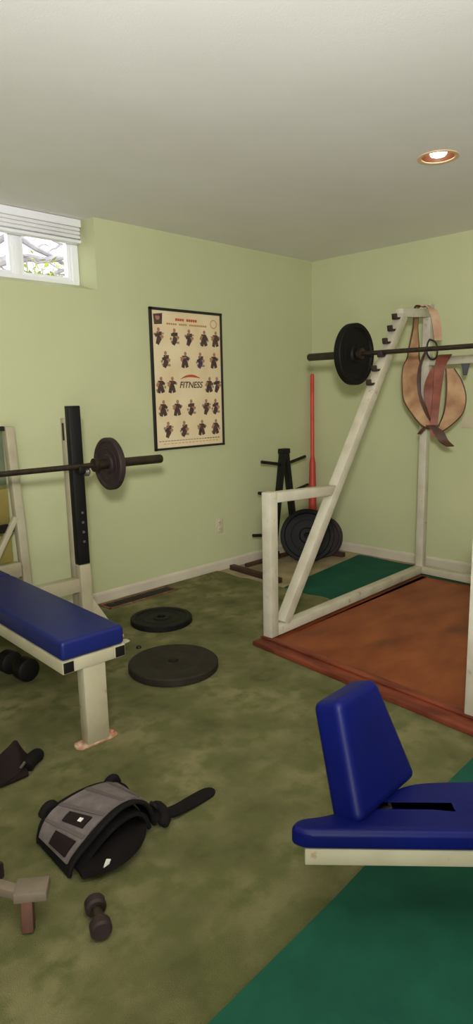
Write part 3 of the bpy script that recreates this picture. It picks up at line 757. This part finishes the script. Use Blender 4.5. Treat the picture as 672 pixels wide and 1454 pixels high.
for t0, t1, i0, i1 in ((.16, .60, 5, 9), (.22, .62, 12, 15)):
    bm = B(); ribbon(bm, arch_rows(t0, t1, .015, i0, i1+1), .006); obj('pocket', bm, 'brown_cloth', t, smooth=60)
bm = B(); r_ = arch_rows(.30, .36, .020, 13, 15); ribbon(bm, r_, .003); obj('white_tab', bm, 'white_plastic', t)
for r in (.0, 1.0):
    bm = B(); pts = [q[0].lerp(q[1], 0)+V((0, 0, 0)) for q in arch_rows(r, r+.01, .002)]; tube(bm, [p if p.z > .0075 else V((p.x, p.y, .0075)) for p in pts], .0068, 8); obj('edge_binding', bm, 'black_cloth', t, smooth=60)
# inner straps: second layer that sags under the arch
ip = smooth_pts([(-3.752, .010), (-3.70, .044), (-3.645, .074), (-3.592, .090), (-3.54, .088), (-3.507, .060), (-3.492, .012)], 5)
bm = B(); ribbon(bm, [(V((x, -2.112, z)), V((x+.015, -1.93, z*.75+.004))) for x, z in ip], .012); obj('inner_strap', bm, 'black_cloth', t, smooth=60)
ip = smooth_pts([(-3.755, -2.125, .020, .05), (-3.70, -2.135, .022, .09), (-3.64, -2.14, .030, .12), (-3.575, -2.12, .036, .14), (-3.52, -2.085, .030, .13), (-3.478, -2.05, .016, .09)], 6)
bm = B(); band(bm, [q[:3] for q in ip], [q[3] for q in ip], V((.25, 1, -.12)), .016); obj('front_flap', bm, 'black_cloth', t, smooth=60)
ip = smooth_pts([(-3.70, -2.02, .012, .16), (-3.60, -2.02, .014, .20), (-3.50, -2.01, .012, .16)], 6)
bm = B(); band(bm, [q[:3] for q in ip], [q[3] for q in ip], V((0, 1, 0)), .012); obj('inner_lining', bm, 'black_cloth', t, smooth=60)
bm = B(); box(bm, (-3.694, -2.176, .042), (.016, .004, .024), .001, Matrix.Rotation(.5, 3, 'Y')); obj('care_label', bm, 'white_plastic', t)
for x, y, z in ((-3.72, -1.90, .092), (-3.50, -1.915, .086)):
    bm = B(); tube(bm, smooth_pts([(x-.025, y, z-.01), (x-.01, y-.005, z+.016), (x+.012, y-.005, z+.017), (x+.028, y, z-.012)], 4), [.010]+[.014]*11+[.010], 10); obj('strap_loop', bm, 'black_cloth', t, smooth=60)
# tail of the belt stretched on the carpet with a buckle lump
sp = smooth_pts([(-3.475, -2.085, .030, .07), (-3.44, -2.09, .034, .075), (-3.405, -2.10, .018, .055), (-3.36, -2.10, .010, .052), (-3.30, -2.10, .008, .055), (-3.24, -2.10, .007, .052), (-3.215, -2.10, .006, .034), (-3.207, -2.10, .006, .012)], 5)
bm = B(); band(bm, [p[:3] for p in sp], [p[3] for p in sp], V((.0, 1, 0)), .008); obj('tail_strap', bm, 'black_cloth', t, smooth=60)
bm = B(); tube(bm, smooth_pts([(-3.46, -2.135, .018), (-3.435, -2.12, .034), (-3.425, -2.07, .036), (-3.43, -2.045, .02)], 5), [.014]+[.018]*14+[.012], 12); obj('buckle_roll', bm, 'black_cloth', t, smooth=60)
bm = B(); box(bm, (-3.452, -2.085, .062), (.012, .03, .022), .004, Matrix.Rotation(-.6, 3, 'Y')); obj('buckle', bm, 'brown_cloth', t)

# black strap heap at the left edge
t = thing('wrist_strap', 'crumpled black strap with a pointed flap on the carpet at the left edge', 'strap', (-3.61, -1.48, 0))
bm = B()
rows = [((-3.75, -1.54, .006), (-3.70, -1.41, .006)), ((-3.70, -1.545, .014), (-3.665, -1.425, .05)), ((-3.655, -1.535, .015), (-3.625, -1.44, .085)), ((-3.622, -1.515, .02), (-3.607, -1.452, .108)), ((-3.59, -1.485, .035), (-3.59, -1.45, .075)), ((-3.565, -1.49, .02), (-3.572, -1.445, .04)), ((-3.545, -1.495, .006), (-3.55, -1.44, .010))]
fl = smooth_pts([tuple(a)+tuple(b) for a, b in rows], 4); ribbon(bm, [(V(r[:3]), V(r[3:])) for r in fl], .012); obj('flap', bm, 'brown_cloth', t, smooth=60)
bm = B(); tube(bm, smooth_pts([(-3.60, -1.515, .020), (-3.575, -1.50, .030), (-3.545, -1.485, .032), (-3.53, -1.47, .022)], 5), [.018]+[.026]*13+[.022, .016], 14); obj('roll', bm, 'black_cloth', t, smooth=60)
bm = B(); band(bm, smooth_pts([(-3.79, -1.47, .005), (-3.72, -1.51, .012), (-3.66, -1.525, .016), (-3.60, -1.52, .012)], 5), .05, V((.3, 1, .25)), .01); obj('band', bm, 'brown_cloth', t, smooth=60)
bm = B(); box(bm, (-3.618, -1.527, .045), (.026, .006, .010), .002, Matrix.Rotation(-.7, 3, 'Y')); obj('metal_ring', bm, 'steel', t)

# grey metal machine foot at the lower left
t = thing('machine_foot', 'scuffed grey metal machine foot with square end plate at the lower left', 'machine', (-3.95, -2.15, 0))
ud = V((.62, .78, 0)).normalized(); vd = V((.78, -.62, 0)).normalized()
Mk = basis((-3.917, -2.165, .088), ud, vd, (0, 0, 1))
bm = B(); box(bm, (0, 0, 0), (.062, .085, .028), .004); bmesh.ops.transform(bm, matrix=Mk, verts=bm.verts); obj('end_plate', bm, 'grey_metal', t)
ea = Mk @ V((-.005, -.03, -.002)); eb = V((-4.02, -1.98, .082))
bm = B(); bar(bm, ea, eb, .03, .026, .003); obj('arm', bm, 'grey_metal', t)
bm = B(); a = Mk @ V((-.018, -.01, -.014)); bar(bm, a, V((a.x-.012, a.y-.02, .0008)), .03, .026, .003, up=ud); obj('leg', bm, 'rust_leg', t)
bm = B(); a = V((-3.985, -2.03, .07)); bar(bm, a, V((-3.99, -2.03, .0008)), .026, .026, .003, up=ud); obj('leg', bm, 'rust_leg', t)
bm = B(); box(bm, (-3.945, -1.955, .026), (.075, .055, .050), .006, Matrix.Rotation(.5, 3, 'Z')); tag(obj('rubber_block', bm, 'iron_purple', at=(-3.945, -1.955, 0)), 'dark rubber block on the carpet beside the grey machine foot', 'block')
dumbbell('tiny dark dumbbell at the bottom edge below the curled support belt', (-3.79, -2.255, .0285), (-3.835, -2.36, .0285), .028, .035, 'iron_purple')

# ================================================================== CAMERA
f, pitch, roll, yaw = 921.43, .189604, -.021275, .785634
cam = bpy.data.cameras.new('camera'); co = bpy.data.objects.new('camera', cam); C.objects.link(co)
Fv = V((math.cos(yaw)*math.cos(pitch), math.sin(yaw)*math.cos(pitch), -math.sin(pitch)))
Rv = Fv.cross(V((0, 0, 1))).normalized(); Uv = Rv.cross(Fv)
R2v = Rv*math.cos(roll)+Uv*math.sin(roll); U2v = Uv*math.cos(roll)-Rv*math.sin(roll)
co.matrix_world = basis((-4.57562, -3.61071, 1.34793), R2v, U2v, -Fv)
cam.sensor_fit = 'VERTICAL'; cam.sensor_height = 36; cam.lens = f/1454*36; cam.shift_y = 11/1454; cam.clip_start = .02
scene.camera = co

# ================================================================== LIGHT
def lamp(name, kind, loc, energy, col, target=None, **kw):
    l = bpy.data.lights.new(name, kind); l.energy = energy; l.color = col
    for k, v in kw.items(): setattr(l, k, v)
    o = bpy.data.objects.new(name, l); C.objects.link(o); o.location = loc
    if target is not None: o.rotation_euler = (V(target)-V(loc)).to_track_quat('-Z', 'Y').to_euler()
    return o
# photographer's flash held above the camera
lamp('camera_flash', 'SPOT', (-4.70, -3.74, 1.72), 455, (1, .985, .98), (-1.2, -.9, 3.5), spot_size=math.radians(140), spot_blend=1, shadow_soft_size=.11)
# added soft fill from the corner behind the camera, brightening ceiling and walls
lamp('rear_fill_light', 'AREA', (-5.75, -4.7, .95), 72, (.96, .98, 1), (-1.5, -1.0, 3.4), shape='RECTANGLE', size=1.3, size_y=1.6)
# the visible recessed lamp, then two added fill spots out of view
lamp('downlight_and_fill', 'SPOT', (LX, LY, H-.02), 8, (1, .74, .45), (LX, LY, 0), spot_size=math.radians(130), spot_blend=.6, shadow_soft_size=.05)
for x, y in ((-3.6, -4.1), (-1.5, -4.1)):
    lamp('downlight_and_fill', 'SPOT', (x, y, H-.012), 14, (1, .84, .62), (x, y, 0), spot_size=math.radians(150), spot_blend=.8, shadow_soft_size=.07)
w = bpy.data.worlds.new('sky'); scene.world = w; w.use_nodes = True
bg = w.node_tree.nodes['Background']; bg.inputs[0].default_value = (.93, .96, 1, 1); bg.inputs[1].default_value = 3.0

scene.view_settings.view_transform = 'Standard'; scene.view_settings.look = 'None'
scene.view_settings.gamma = 1; scene.view_settings.use_curve_mapping = False; scene.view_settings.exposure = 0
scene.cycles.max_bounces = 8; scene.cycles.diffuse_bounces = 5; scene.cycles.use_denoising = True
